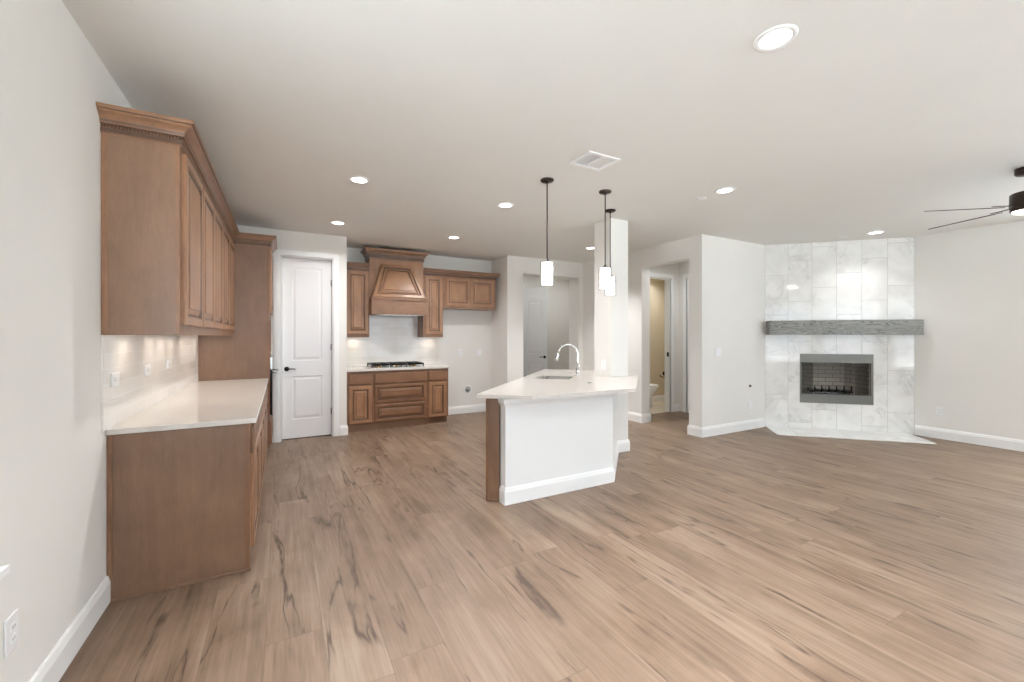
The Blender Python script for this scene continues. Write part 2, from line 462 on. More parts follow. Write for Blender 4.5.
# wall with the cased opening to the back hall (deep reveal)
wall_with_holes('wall_back_hall', 'x', 6.48, .31, 3.56, 5.08, [(3.76, 4.985, 0, 2.515)])
b = BM(); box(b, 3.56, 6.79, 0, 3.68, 8.05, CEIL); struct('wall_hall_left', b, M['wall'])
wall_with_holes('wall_hall_rear', 'x', 8.05, T, 3.56, 6.2, [(4.02, 4.62, 0, 2.45)])
b = BM(); box(b, 6.08, 6.46, 0, 6.2, 8.05, CEIL); struct('wall_hall_right', b, M['wall'])
b = BM(); box(b, 3.56, 8.85, 0, 5.0, 8.95, CEIL); box(b, 3.56, 8.17, 0, 3.68, 8.85, CEIL); box(b, 4.9, 8.17, 0, 5.0, 8.85, CEIL); struct('wall_hall_closet', b, M['wall'])
# wall seen end on from the pillar to the living-room corner
wall_with_holes('wall_middle', 'y', 5.08, .18, 3.97, 6.79, [(4.06, 4.96, 0, 2.51)])
b = BM(); box(b, 5.08, 3.85, 0, 8.04, 3.97, CEIL); struct('wall_living', b, M['wall'])
# little lobby and bathroom behind it
wall_with_holes('wall_bath', 'x', 5.42, T, 5.26, 6.62, [(5.52, 6.27, 0, 2.46)])
b = BM(); box(b, 6.50, 3.97, 0, 6.62, 5.42, CEIL); struct('wall_lobby_right', b, M['wall'])
b = BM(); box(b, 5.26, 6.36, 0, 7.4, 6.46, CEIL); box(b, 7.3, 5.54, 0, 7.4, 6.36, CEIL); box(b, 5.70, 5.76, 0, 5.80, 6.36, CEIL)
box(b, 6.62, 5.5, 0, 7.3, 5.54, CEIL)
struct('wall_bathroom', b, M['bathwall'])
b = BM(); box(b, 5.262, 5.43, .001, 7.3, 6.36, .008); struct('floor_bathroom', b, M['bathtile'])
# square pillar at the island
b = BM(); box(b, 3.43, 3.84, 0, 3.705, 4.14, CEIL); struct('wall_pillar', b, M['wall'])
# low wall of the island
KW = [(1.625, 3.095), (2.79, 3.095), (3.535, 3.84), (3.43, 3.84), (3.43, 3.93), (2.69, 3.19), (1.625, 3.19)]
b = BM(); prism(b, KW, 0, .878); struct('wall_island', b, M['kneewall'])

# base boards
BB = [(0, 0), (.016, 0), (.016, .105), (.012, .118), (.009, .132), (.004, .14), (0, .14)]
def base(name, path):
    b = BM(); sweep(b, path, BB); struct(name, b, M['trim'])
# out = right of travel
base('baseboard_left', [(XL, YBACK), (XL, 2.965)])
base('baseboard_right', [(XR, 2.515), (XR, YBACK)])
base('baseboard_rear', [(XR, YBACK), (XL, YBACK)])
base('baseboard_pantry_end', [(.706, 6.36), (.80, 6.36), (.80, 6.50)])
base('baseboard_fridge', [(2.38, 7.12), (3.44, 7.12), (3.44, 6.48), (3.76, 6.48), (3.76, 6.79), (3.68, 6.79), (3.68, 8.05), (3.93, 8.05)])
base('baseboard_hall_rear', [(4.985, 6.79), (4.985, 6.48), (5.08, 6.48), (5.08, 4.96), (5.26, 4.96), (5.26, 5.42), (5.45, 5.42)])
base('baseboard_lobby', [(6.34, 5.42), (6.50, 5.42)])
base('baseboard_lobby_near', [(6.50, 4.2), (6.50, 3.97), (5.26, 3.97), (5.26, 4.06), (5.08, 4.06), (5.08, 3.85), (6.52, 3.85)])
base('baseboard_bathroom', [(5.80, 5.76), (5.80, 6.36), (7.30, 6.36), (7.30, 5.54)][1:])
base('baseboard_pillar', [(3.535, 3.84), (3.705, 3.84), (3.705, 4.14), (3.43, 4.14)])
base('baseboard_island', [(1.625, 3.18), (1.625, 3.095), (2.79, 3.095), (3.535, 3.84)])
# cap moulding under the island top, on the low wall
CAP = [(0, .806), (.006, .806), (.012, .824), (.022, .834), (.028, .852), (.028, .878), (0, .878)]
b = BM(); sweep(b, [(1.625, 3.18), (1.625, 3.095), (2.79, 3.095), (3.53, 3.835)], CAP); struct('trim_island', b, M['trim'])

# door casings
def casing(name, ax, fixed, sgn, a0, a1, ztop, wd=.085):
    """flat moulded casing round three sides of an opening; faces sgn along the normal"""
    b = BM()
    for step, (w0, t) in enumerate(((wd, .012), (wd * .62, .019))):
        off = .004
        x0, x1 = a0 - off, a1 + off
        def bx(p, q, z0, z1):
            if ax == 'x': box(b, p, fixed, z0, q, fixed + sgn * t, z1)
            else: box(b, fixed, p, z0, fixed + sgn * t, q, z1)
        if step == 0: e = 0
        bx(x0 - w0, x0, 0, ztop + w0); bx(x1, x1 + w0, 0, ztop + w0); bx(x0, x1, ztop + off, ztop + w0)
    return struct(name, b, M['trim'])
casing('trim_1', 'x', 6.36, -1, PD0, PD1, PDH, .075)
casing('trim_2', 'x', 5.42, -1, 5.52, 6.27, 2.46, .075)
casing('trim_3', 'y', 6.50, -1, 4.35, 5.24, 2.46, .075)
casing('trim_4', 'x', 8.05, -1, 4.02, 4.62, 2.45, .075)
b = BM()   # jamb liners
for x0, x1 in ((PD0, PD0 + .012), (PD1 - .012, PD1)): box(b, x0, 6.362, 0, x1, 6.478, PDH)
box(b, PD0, 6.362, PDH - .012, PD1, 6.478, PDH); struct('trim_5', b, M['trim'])
b = BM()
for x0, x1 in ((5.521, 5.534), (6.256, 6.269)): box(b, x0, 5.421, 0, x1, 5.539, 2.459)
box(b, 5.521, 5.421, 2.446, 6.269, 5.539, 2.459); struct('trim_6', b, M['trim'])

# ------------------------------------------------------------------ panel doors of the house
def slab_with_panels(bm, x0, x1, z0, z1, yb, yf, panels, arch=False):
    """yf: front face (towards -y), yb: back face. grid of quads with moulded recessed panels"""
    xs = sorted({x0, x1, *[p[0] for p in panels], *[p[1] for p in panels]})
    zs = sorted({z0, z1, *[p[2] for p in panels], *[p[3] for p in panels]})
    def ring(x0, x1, z0, z1, y): return [(x0, y, z0), (x1, y, z0), (x1, y, z1), (x0, y, z1)]
    s = 1 if yb > yf else -1
    for i in range(len(xs) - 1):
        for j in range(len(zs) - 1):
            a, c, e, g = xs[i], xs[i+1], zs[j], zs[j+1]
            if any(a >= p[0] - 1e-6 and c <= p[1] + 1e-6 and e >= p[2] - 1e-6 and g <= p[3] + 1e-6 for p in panels): continue
            bm.faces.new([bm.verts.new(v) for v in ring(a, c, e, g, yf)])
    for p in panels:
        a, c, e, g = p
        L = []
        for ins, dy in ((0, 0), (.004, .009), (.022, .009), (.045, .002)):
            L.append(ring(a + ins, c - ins, e + ins, g - ins, yf + s * dy))
        loft(bm, L, False, True)
    # sides and back
    for q in ([(x0,yf,z0),(x0,yb,z0),(x0,yb,z1),(x0,yf,z1)], [(x1,yf,z0),(x1,yb,z0),(x1,yb,z1),(x1,yf,z1)],
              [(x0,yf,z1),(x1,yf,z1),(x1,yb,z1),(x0,yb,z1)], [(x0,yf,z0),(x1,yf,z0),(x1,yb,z0),(x0,yb,z0)],
              [(x0,yb,z0),(x1,yb,z0),(x1,yb,z1),(x0,yb,z1)]):
        bm.faces.new([bm.verts.new(v) for v in q])
    bmesh.ops.remove_doubles(bm, verts=bm.verts, dist=1e-6)

def lever(parent, x, z, y, toward, mat='black'):
    b = BM()
    lathe(b, [(.001, y), (.031, y), (.031, y - .006), (.026, y - .011), (.010, y - .012), (.010, y - .045), (.001, y - .045)], (x, 0, z), 24, 'y')
    tube(b, [(x, y - .04, z), (x + toward * .02, y - .046, z), (x + toward * .06, y - .046, z + .002), (x + toward * .105, y - .044, z - .003)], [.009, .009, .008, .007])
    return link('door_handle', b, M[mat], parent)

# pantry door: two panels, set back in its jamb
d = BM(); x0, x1 = PD0 + .016, PD1 - .016
wdt = x1 - x0
slab_with_panels(d, 0, wdt, .012, 2.455, .035, 0, [(.118, wdt - .118, 1.065, 2.335), (.118, wdt - .118, .265, .85)])
dr = struct('door_1', d, M['door'], loc=(x0, 6.442, 0))
lever(dr, .055, .955, 0, 1)
b = BM()
for z in (.3, 1.2, 2.1): lathe(b, [(.001, z), (.007, z), (.007, z + .09), (.001, z + .09)], (wdt + .001, -.004, 0), 10)
link('hinge', b, M['black'], dr)
b = BM(); box(b, -.002, .004, .001, wdt + .002, .035, .010); link('door_sweep', b, M['darkvoid'], dr)
# arched-panel leaf standing ajar in the back hall
def arched_leaf(bm, w, h, yb, yf):
    slab_with_panels(bm, 0, w, .01, h, yb, yf, [(.11, w - .11, .24, .80), (.11, w - .11, 1.02, h - .30)])
    # arched head of the upper panel: moulded rib
    n = 12; pts = []
    for i in range(n + 1):
        t = i / n; pts.append((.11 + (w - .22) * t, yf, h - .30 + .10 * math.sin(math.pi * t)))
    tube(bm, pts, .008, 6)
    pts = []
    for i in range(n + 1):
        t = i / n; pts.append((.14 + (w - .28) * t, yf, h - .345 + .085 * math.sin(math.pi * t)))
    tube(bm, pts, .006, 6)
b = BM(); arched_leaf(b, .60, 2.44, .035, 0)
# hinge edge at (4.62, 8.03); leaf runs toward (4.90, 7.45)
ang = math.atan2(7.47 - 8.0, 4.905 - 4.625)
leaf = struct('door_2', b, M['greydoor'], loc=(4.630, 7.99, 0), rz=ang)
lever(leaf, .54, .955, 0, -1)
# closed door in the lobby's right wall
b = BM(); slab_with_panels(b, 0, .85, .01, 2.45, .008, 0, [(.12, .73, .26, .85), (.12, .73, 1.06, 2.33)])
dl = struct('door_3', b, M['door'], loc=(6.486, 5.22, 0), rz=-math.pi / 2)
# open bathroom door lying back against the hidden left side
b = BM(); slab_with_panels(b, 0, .12, .01, 2.44, .035, 0, [])
b.free()
b = BM(); box(b, 6.246, 5.44, 1.02, 6.2555, 5.475, 1.10)
tag(link('strike_plate', b, M['black']), 'small black strike plate on the right jamb of the bathroom doorway', 'strike plate')

# ------------------------------------------------------------------ windows out of shot, sized for their light; the right-wall ones are added
def window(n, ax, fixed, a0, a1, z0, z1, inner):
    """fixed: wall centre; inner: sign of the room side"""
    b = BM(); t = .045
    def bx(b, p, q, e, g, d0, d1):
        if ax == 'x': box(b, p, fixed + d0, e, q, fixed + d1, g)
        else: box(b, fixed + d0, p, e, fixed + d1, q, g)
    for p, q, e, g in ((a0, a0+t, z0, z1), (a1-t, a1, z0, z1), (a0+t, a1-t, z0, z0+t), (a0+t, a1-t, z1-t, z1), (a0+t, a1-t, (z0+z1)/2-.02, (z0+z1)/2+.02)):
        bx(b, p, q, e, g, -.03, .03)
    fr = struct('window_%d' % n, b, M['trim'])
    b = BM(); bx(b, a0+t, a1-t, z0+t, z1-t, -.004, .0)
    link('pane', b, M['pane'], fr)
    b = BM(); bx(b, a0-.02, a1+.02, z0-.024, z0, inner * .03, inner * .112)
    bx(b, a0-.0, a1+.0, z0-.10, z0-.024, inner * .0801, inner * .092)
    link('window_sill', b, M['trim'], fr)
    L = bpy.data.lights.new('window_portal', 'AREA'); L.shape = 'RECTANGLE'
    L.size = a1 - a0; L.size_y = z1 - z0; L.cycles.is_portal = True
    o = bpy.data.objects.new('window_portal', L); COL.objects.link(o)
    if ax == 'x':
        o.location = ((a0+a1)/2, fixed - inner * .10, (z0+z1)/2); o.rotation_euler = (math.radians(90 if inner > 0 else -90), 0, 0)
    else:
        o.location = (fixed - inner * .10, (a0+a1)/2, (z0+z1)/2); o.rotation_euler = (math.radians(90), 0, math.radians(-90 if inner > 0 else 90))
k = 1
for a0, a1, z0, z1 in LEFT_WINS: window(k, 'y', XL - .08, a0, a1, z0, z1, 1); k += 1
for a0, a1, z0, z1 in REAR_WINS: window(k, 'x', YBACK - .08, a0, a1, z0, z1, 1); k += 1
for a0, a1, z0, z1 in ADDED_RIGHT_WINS: window(k, 'y', XR + .08, a0, a1, z0, z1, -1); k += 1
b = BM(); box(b, -30, -30, -.4, 30, 30, -.3); struct('ground', b, M['lawn'])

# ------------------------------------------------------------------ cabinets (local frame: x along the run, front faces -y, back at y = 0)
STILE = .058
def raised(bm, x0, x1, z0, z1, yf, st=STILE, th=.02):
    """raised-panel door or drawer front; its face at yf, back at yf+th"""
    w_, h_ = x1 - x0, z1 - z0
    st = min(st, w_ * .24, h_ * .27)
    k = min(1, (min(w_, h_) - 2 * st) / .16); k = max(k, .3)
    def r(i, y): return [(x0 + i, y, z0 + i), (x1 - i, y, z0 + i), (x1 - i, y, z1 - i), (x0 + i, y, z1 - i)]
    L = [r(0, yf + th), r(0, yf + .005), r(.005, yf), (r(st - .012, yf)), r(st - .009, yf + .004), r(st - .003, yf + .005), r(st, yf + .012), r(st + .010 * k, yf + .013),
         r(st + .014 * k, yf + .010), r(st + .040 * k, yf + .003), r(st + .044 * k, yf + .0005)]
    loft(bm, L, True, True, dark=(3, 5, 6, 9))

def flat_front(bm, x0, x1, z0, z1, yf, th=.02):
    def r(i, y): return [(x0 + i, y, z0 + i), (x1 - i, y, z0 + i), (x1 - i, y, z1 - i), (x0 + i, y, z1 - i)]
    loft(bm, [r(0, yf + th), r(0, yf + .006), r(.006, yf)], True, True)

def door_part(root, x0, x1, z0, z1, yf, mat='cabdoor', name='door', **kw):
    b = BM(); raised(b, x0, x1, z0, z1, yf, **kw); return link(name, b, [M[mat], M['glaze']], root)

CROWN = [(0, -.130), (.008, -.130), (.008, -.122), (.012, -.119), (.012, -.098), (.008, -.094), (.008, -.080), (.020, -.078), (.024, -.070), (.026, -.060), (.032, -.050), (.042, -.040), (.056, -.032), (.060, -.028), (.060, -.021), (.068, -.019), (.070, -.012), (.070, 0), (0, 0)]
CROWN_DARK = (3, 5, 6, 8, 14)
def beads(bm, path, ztop, s=1.0, skip=0):
    """carved beading: a row of small blocks along the crown"""
    for p, q in zip(path, path[1:]):
        p, q = Vector(p), Vector(q); d = (q - p); L = d.length; d.normalize(); n = Vector((d.y, -d.x))
        k = int(L / .014)
        for i in range(k):
            a = p + d * (i + .25) * L / k; c = a + d * .0075
            o0, o1 = n * .0085 * s, n * .0155 * s
            prism(bm, [tuple(a + o1), tuple(c + o1), tuple(c + o0), tuple(a + o0)][::-1], ztop - .092 * s, ztop - .082 * s)
def crown(root, path, ztop, s=1.0):
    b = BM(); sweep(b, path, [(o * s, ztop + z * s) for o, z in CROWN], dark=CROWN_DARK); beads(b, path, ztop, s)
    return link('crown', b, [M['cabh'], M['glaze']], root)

def light_bar(root, x0, x1, y, z, watts):
    b = BM(); box(b, x0, y - .02, z - .010, x1, y + .02, z)
    o = link('light_bar', b, M['plastic'], root)
    b = BM(); box(b, x0 + .01, y - .014, z - .0125, x1 - .01, y + .014, z - .0101)
    link('lens', b, M['barlens'], o)
    n = max(1, round((x1 - x0) / .35))
    for i in range(n):
        lamp('bar_light', 'AREA', o, (x0 + (i + .5) * (x1 - x0) / n, y, z - .02), .26, (1, .88, .74), .10, .03, spread=math.radians(150))

# --- left run of wall cabinets: local x = world Y, front at world X = -.49
def upper(label, group, loc, rz, w_, z0, z1, depth, doors, panel_left=False, light=True, watts=1.0, door_z=None, gap=.004):
    r = thing('wall_cabinet', label, 'cabinet', loc, rz, group)
    b = BM()
    prism(b, [(0, -depth), (w_, -depth), (w_, -.002), (0, -.002)], z0 + (.026 if light else 0), z1)
    for q in () if not light else ((0, -depth, w_, -depth + .018), (0, -depth + .018, .018, -.002), (w_ - .018, -depth + .018, w_, -.002)): box(b, q[0], q[1], z0, q[2], q[3], z0 + .0262)
    link('body', b, M['cab'], r)
    zz = door_z or (z0 + .045, z1 - .09)
    for a, c in doors:
        door_part(r, a + gap, c - gap, zz[0], zz[1], -depth - .02)
    if light: light_bar(r, .08, w_ - .08, -.11, z0 + .0255, watts)
    return r

UZ0, UZT = 1.405, 2.56
LD = .322
Y0, Y1 = 2.885, 5.66
uL = [(Y0, 3.50, 1), (3.50, 4.58, 2), (4.58, Y1 - .002, 2)]
labs = ['left-wall upper cabinet with plain stained end panel facing the room',
        'double upper cabinet in the middle of the left wall run',
        'double upper cabinet on left wall beside the tall oven cabinet']
left_uppers = []
for (a, c, n), lb in zip(uL, labs):
    wd = c - a; m0 = .05 if n == 1 else .012
    ds = [(m0, wd - .008)] if n == 1 else [(.012, wd / 2), (wd / 2, wd - .012)]
    r = upper(lb, 'upper cabinets along the left wall', (XL, a, 0), math.pi / 2, wd, UZ0, UZT - .02, LD, ds, watts=4.5 * wd / .6 * .35, door_z=(UZ0 + .055, UZT - .145))
    left_uppers.append(r)
r = left_uppers[0]
b = BM(); box(b, -.006, -.030, UZ0, 0, -.002, UZT - .128); box(b, -.006, -LD, UZ0, 0, -LD + .02, UZT - .128); link('end_stile', b, M['cab'], r)
b = BM(); box(b, -.0035, -LD + .0201, UZ0, 0, -.0301, UZT - .128); link('end_panel', b, M['endpanel'], r)
# one crown runs round the whole left block (carried by the tall cabinet)
# --- tall oven cabinet
TD = .682; TY0, TY1 = 5.66, 6.355
tw = TY1 - TY0
t = thing('oven_cabinet', 'tall stained oven cabinet between counter and white panel door', 'cabinet', (XL, TY0, 0), math.pi / 2)
b = BM()
box(b, 0, -TD, 0.10, .02, -.002, 2.54); box(b, tw - .02, -TD, .10, tw, -.002, 2.54); box(b, .02, -.02, .10, tw - .02, -.002, 2.54)
box(b, .02, -TD, 2.44, tw - .02, -.02, 2.54); box(b, .02, -TD, 1.62, tw - .02, -.02, 1.66); box(b, .02, -TD, 1.17, tw - .02, -.02, 1.20)
box(b, .02, -TD, .40, tw - .02, -.02, .45); box(b, .02, -TD, .10, tw - .02, -.02, .12); box(b, .02, -TD + .07, 0, tw - .02, -.02, .10)
box(b, .02, -TD, .12, .05, -TD + .02, 2.44); box(b, tw - .05, -TD, .12, tw - .02, -TD + .02, 2.44)
link('body', b, M['cab'], t)
b = BM(); box(b, -.004, -TD + .032, .0, 0, -.002, 2.46); link('end_panel', b, M['endpanel'], t)
b = BM(); box(b, -.006, -TD, .10, 0, -TD + .0319, 2.46); link('end_stile', b, M['cab'], t)
door_part(t, .03, tw / 2 - .003, 1.67, 2.43, -TD - .02); door_part(t, tw / 2 + .003, tw - .03, 1.67, 2.43, -TD - .02)
door_part(t, .03, tw - .03, .13, .39, -TD - .02, 'cabh', 'drawer')
def run_crown(root, path, y_origin):
    b = BM(); sweep(b, path, [(o, UZT + z) for o, z in CROWN], dark=CROWN_DARK); beads(b, path, UZT)
    for v in b.verts:
        x, y, z = v.co; v.co = (y - y_origin, -(x - XL), z)
    return link('crown', b, [M['cabh'], M['glaze']], root)
run_crown(left_uppers[0], [(XL + .001, Y0), (XL + LD, Y0), (XL + LD, 3.4995)], Y0)
run_crown(left_uppers[1], [(XL + LD, 3.50), (XL + LD, 4.5795)], 3.50)
run_crown(left_uppers[2], [(XL + LD, 4.58), (XL + LD, 5.592)], 4.58)
run_crown(t, [(XL + LD + .003, TY0), (XL + TD, TY0), (XL + TD, TY1)], TY0)
# built-in oven
ov = thing('wall_oven', 'built-in black wall oven seen edge on beside the pantry door', 'oven', (XL, TY0, 0), math.pi / 2)
b = BM(); box(b, .055, -TD + .001, .46, tw - .055, -.10, 1.16); link('body', b, M['steel'], ov)
b = BM(); box(b, .045, -TD - .028, .47, tw - .045, -TD - .002, 1.00); bevel(b, .003); link('door', b, M['blackglass'], ov)
b = BM(); box(b, .045, -TD - .028, 1.005, tw - .045, -TD - .002, 1.155); bevel(b, .003); link('control_panel', b, M['steel'], ov)
b = BM(); tube(b, [(.09, -TD - .078, .965), (tw - .09, -TD - .078, .965)], .011)
for x in (.11, tw - .11): tube(b, [(x, -TD - .027, .965), (x, -TD - .075, .965)], .008)
link('handle', b, M['steel'], ov)

# --- base run on the left
BD = .642
def base_cab(label, group, loc, rz, w_, depth, fronts, z1=.878, toe=.10, toe_d=.075):
    """fronts: ('d', x0, x1, z0, z1) raised door, ('w', ...) raised drawer, ('f', ...) flat drawer"""
    r = thing('base_cabinet', label, 'cabinet', loc, rz, group)
    b = BM(); box(b, 0, -depth, toe, w_, -.002, z1); link('body', b, M['cab'], r)
    b = BM(); box(b, 0, -depth + toe_d, 0, w_, -.02, toe - .001); link('toe_kick', b, M['endpanel'], r)
    for k_, a, c, e, g in fronts:
        if k_ == 'd': door_part(r, a, c, e, g, -depth - .02)
        elif k_ == 'w': door_part(r, a, c, e, g, -depth - .02, 'cabh', 'drawer', st=.05)
        else:
            b = BM(); flat_front(b, a, c, e, g, -depth - .02); link('drawer', b, M['cabh'], r)
    return r
def std(w_):
    if w_ < .7: return [('f', .02, w_ - .006, .705, .845), ('d', .02, w_ - .006, .125, .69)]
    h = w_ / 2
    return [('f', .012, h - .004, .705, .845), ('f', h + .004, w_ - .012, .705, .845), ('d', .012, h - .004, .125, .69), ('d', h + .004, w_ - .012, .125, .69)]
bl = [(2.975, 3.50), (3.50, 4.58), (4.58, 5.655)]
labs = ['left-wall base cabinet with plain end panel facing the room', 'middle base cabinet under the left-wall counter',
        'base cabinet under left counter beside the tall oven cabinet']
for i, ((a, c), lb) in enumerate(zip(bl, labs)):
    fr = std(c - a)
    r = base_cab(lb, 'base cabinets along the left wall', (XL, a, 0), math.pi / 2, c - a, BD, fr)
    if i == 0:
        b = BM()
        prof = [(-.002, 0), (-BD, 0), (-BD, .878), (-.002, .878)]
        loft(b, [[(-.006, y, z) for y, z in prof], [(-.0001, y, z) for y, z in prof]])
        link('end_panel', b, M['endpanel'], r)
        b = BM(); box(b, -.016, -.022, .141, -.0061, -.002, .878); link('end_stile', b, M['cab'], r)
        b = BM(); box(b, -.016, -BD, .0, -.0061, -BD + .024, .878); link('end_stile', b, M['cab'], r)
        b = BM(); box(b, -.024, -BD - .004, 0, -.0162, -.018, .017); bevel(b, .003, 1); link('shoe_moulding', b, M['endpanel'], r)
# counter with mitred end
b = BM(); box(b, XL + .001, 2.945, .880, -.138, 5.650, .910); bevel(b, .003, 2)
tag(link('countertop', b, M['quartz']), 'long white quartz countertop running along the left wall', 'countertop')
# tiles over the left counter
b = BM(); box(b, XL + .0005, 2.885, .911, XL + .009, 5.652, 1.404)
tag(link('backsplash', b, M['subwayL']), 'glossy white tile backsplash above the left counter', 'backsplash')

# ------------------------------------------------------------------ range wall
YW = 7.12
RZ0, RZT = 1.38, 2.515
ru = upper('narrow upper cabinet between pantry wall and range hood', 'upper cabinets on the range wall', (.802, YW, 0), 0, .378, RZ0, RZT - .02, .33, [(.045, .368)], watts=2.2, door_z=(RZ0 + .05, RZT - .125))
ru2 = upper('narrow upper cabinet right of the range hood', 'upper cabinets on the range wall', (2.035, YW, 0), 0, .340, RZ0, RZT - .02, .33, [(.035, .33)], watts=2.2, door_z=(RZ0 + .05, RZT - .125))
ru3 = upper('short double upper cabinet over the empty fridge recess', 'upper cabinets on the range wall', (2.376, YW, 0), 0, .985, 1.868, RZT - .02, .33, [(.045, .495), (.502, .945)], light=False, door_z=(1.868 + .045, RZT - .125))
crown(ru, [(.0, -.33), (.378, -.33)], RZT, .9)
crown(ru2, [(0, -.33), (.3405, -.33)], RZT, .9)
crown(ru3, [(0, -.33), (.985, -.33), (.985, -.002)], RZT, .9)
# base cabinets
rw = [(.802, 1.185, 'narrow base cabinet left of the wide drawers on the range wall'), (1.185, 2.012, 'wide base cabinet of deep drawers under the cooktop'), (2.012, 2.362, 'narrow base cabinet at the fridge end of range wall')]
for i, (a, c, lb) in enumerate(rw):
    wd = c - a
    if i == 1: fr = [('f', .022, wd - .022, .69, .838), ('w', .022, wd - .022, .395, .665), ('w', .022, wd - .022, .115, .372)]
    else: fr = [('f', .045 if i == 0 else .022, wd - (.022 if i == 0 else .035), .69, .838), ('d', .045 if i == 0 else .022, wd - (.022 if i == 0 else .035), .115, .665)]
    base_cab(lb, 'base cabinets on the range wall', (a, YW, 0), 0, wd, .62, fr, toe_d=.07 if i == 2 else .012)
b = BM(); box(b, .802, 6.465, .880, 2.375, YW - .001, .912); bevel(b, .003)
tag(link('countertop', b, M['quartz']), 'white countertop on the range wall carrying the gas cooktop', 'countertop')
b = BM(); box(b, .802, YW - .009, .913, 2.39, YW - .0005, 1.379); box(b, 1.182, YW - .009, 1.379, 2.033, YW - .0005, 1.72)
tag(link('backsplash', b, M['subwayB']), 'white subway tile backsplash behind the gas cooktop', 'backsplash')

# gas cooktop
ck = thing('gas_cooktop', 'gas cooktop with black grates on the range wall counter', 'cooktop', (1.585, 6.80, .912)); ck.scale = (.93, .93, 1)
b = BM(); box(b, -.445, -.255, 0, .445, .255, .010); bevel(b, .004); link('cooktop_base', b, M['steel'], ck)
for i in range(3):
    b = BM(); cx = -.29 + .29 * i
    for sx in (-.13, .13): box(b, cx + sx - .009, -.235, .038, cx + sx + .009, .235, .062)
    for yy in (-.235, -.12, 0, .12, .235): box(b, cx - .13, yy - .009, .038, cx + .13, yy + .009, .062)
    box(b, cx - .009, -.235, .038, cx + .009, .235, .0622)
    for sx in (-.13, .13):
        for yy in (-.229, .229): box(b, cx + sx - .008, yy - .008, .0101, cx + sx + .008, yy + .008, .038)
    link('grate', b, M['black'], ck)
for x, y, r_ in ((-.29, -.12, .038), (-.29, .13, .045), (0, 0, .06), (.29, -.12, .045), (.29, .13, .038)):
    b = BM(); lathe(b, [(.001, .0101), (r_, .0101), (r_, .022), (r_ * .8, .026), (r_ * .8, .033), (.001, .034)], (x, y, 0), 24); link('burner', b, M['brass'], ck)
for i in range(5):
    b = BM(); lathe(b, [(.001, .0101), (.019, .0101), (.017, .034), (.001, .035)], (-.16 + .08 * i, -.232, 0), 16); link('knob', b, M['steel'], ck)

# range hood
hd = thing('range_hood', 'stained wood range hood with sloping raised panel under the ceiling', 'range hood', (1.182, YW, 0))
hw = .851
b = BM(); box(b, .002, -.335, 1.75, hw - .002, -.002, 2.64); box(b, .0, -.345, 2.05, .006, -.335, 2.62)
link('body', b, M['cabdoor'], hd)
b = BM()    # bottom box with a small moulded lip
o_ = .012
def rr(i, y, z): return None
box(b, .0, -.54, 1.735, hw - .0, -.331, 1.955)
link('skirt', b, M['cabh'], hd)
b = BM()
for i, (e, z0_, z1_) in enumerate(((.022, 1.955, 1.968), (.014, 1.968, 1.982), (.006, 1.982, 1.992))):
    box(b, -.004 - e * .3, -.54 - e, z0_, hw + .004 + e * .3, -.332, z1_)
box(b, -.006, -.552, 1.728, hw + .006, -.33, 1.742)
link('lip_moulding', b, M['cabh'], hd)
# sloping frustum
zb, zt = 1.992, 2.52
def hring(t, out=0.0, ins=0.0):
    """point of sloped front at height t (0..1)"""
    pass
bl_, br_, tl_, tr_ = .012, hw - .012, .18, hw - .20
yb_, yt_ = -.53, -.375
b = BM()
q0 = [(bl_, yb_, zb), (br_, yb_, zb), (br_, -.334, zb), (bl_, -.334, zb)]
q1 = [(tl_, yt_, zt), (tr_, yt_, zt), (tr_, -.334, zt), (tl_, -.334, zt)]
loft(b, [q0, q1]); link('sloped_body', b, M['cabdoor'], hd)
# trapezoid raised panel laid on the slope
A, B_, C_, D_ = Vector(q0[0]), Vector(q0[1]), Vector(q1[1]), Vector(q1[0])
nrm = (B_ - A).cross(D_ - A).normalized()
if nrm.y > 0: nrm = -nrm
cen = (A + B_ + C_ + D_) / 4
def trap(ins, h):
    pts = [A, B_, C_, D_]; res = []
    for i in range(4):
        p, a_, c_ = pts[i], pts[i-1], pts[(i+1) % 4]
        e0 = (p - a_).normalized(); e1 = (c_ - p).normalized()
        n0 = nrm.cross(e0).normalized(); n1 = nrm.cross(e1).normalized()
        if n0.dot(cen - p) < 0: n0 = -n0
        if n1.dot(cen - p) < 0: n1 = -n1
        m = (n0 + n1); m = m / max(m.dot(n0), .15)
        res.append(tuple(p + m * ins + nrm * h))
    return res
b = BM()
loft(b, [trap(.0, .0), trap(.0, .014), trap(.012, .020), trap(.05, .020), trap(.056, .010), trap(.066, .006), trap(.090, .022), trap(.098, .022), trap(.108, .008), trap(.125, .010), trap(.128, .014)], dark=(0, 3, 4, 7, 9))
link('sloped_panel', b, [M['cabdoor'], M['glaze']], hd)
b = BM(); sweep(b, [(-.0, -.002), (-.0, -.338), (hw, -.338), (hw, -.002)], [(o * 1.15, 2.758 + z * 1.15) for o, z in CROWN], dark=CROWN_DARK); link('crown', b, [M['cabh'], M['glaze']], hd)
b = BM(); box(b, .004, -.34, 2.60, hw - .004, -.002, 2.758); link('frieze', b, M['cabh'], hd)
b = BM(); box(b, .08, -.50, 1.722, hw - .08, -.06, 1.7345); link('filter_insert', b, M['steel'], hd)

# ------------------------------------------------------------------ island
R2 = math.sqrt(2)
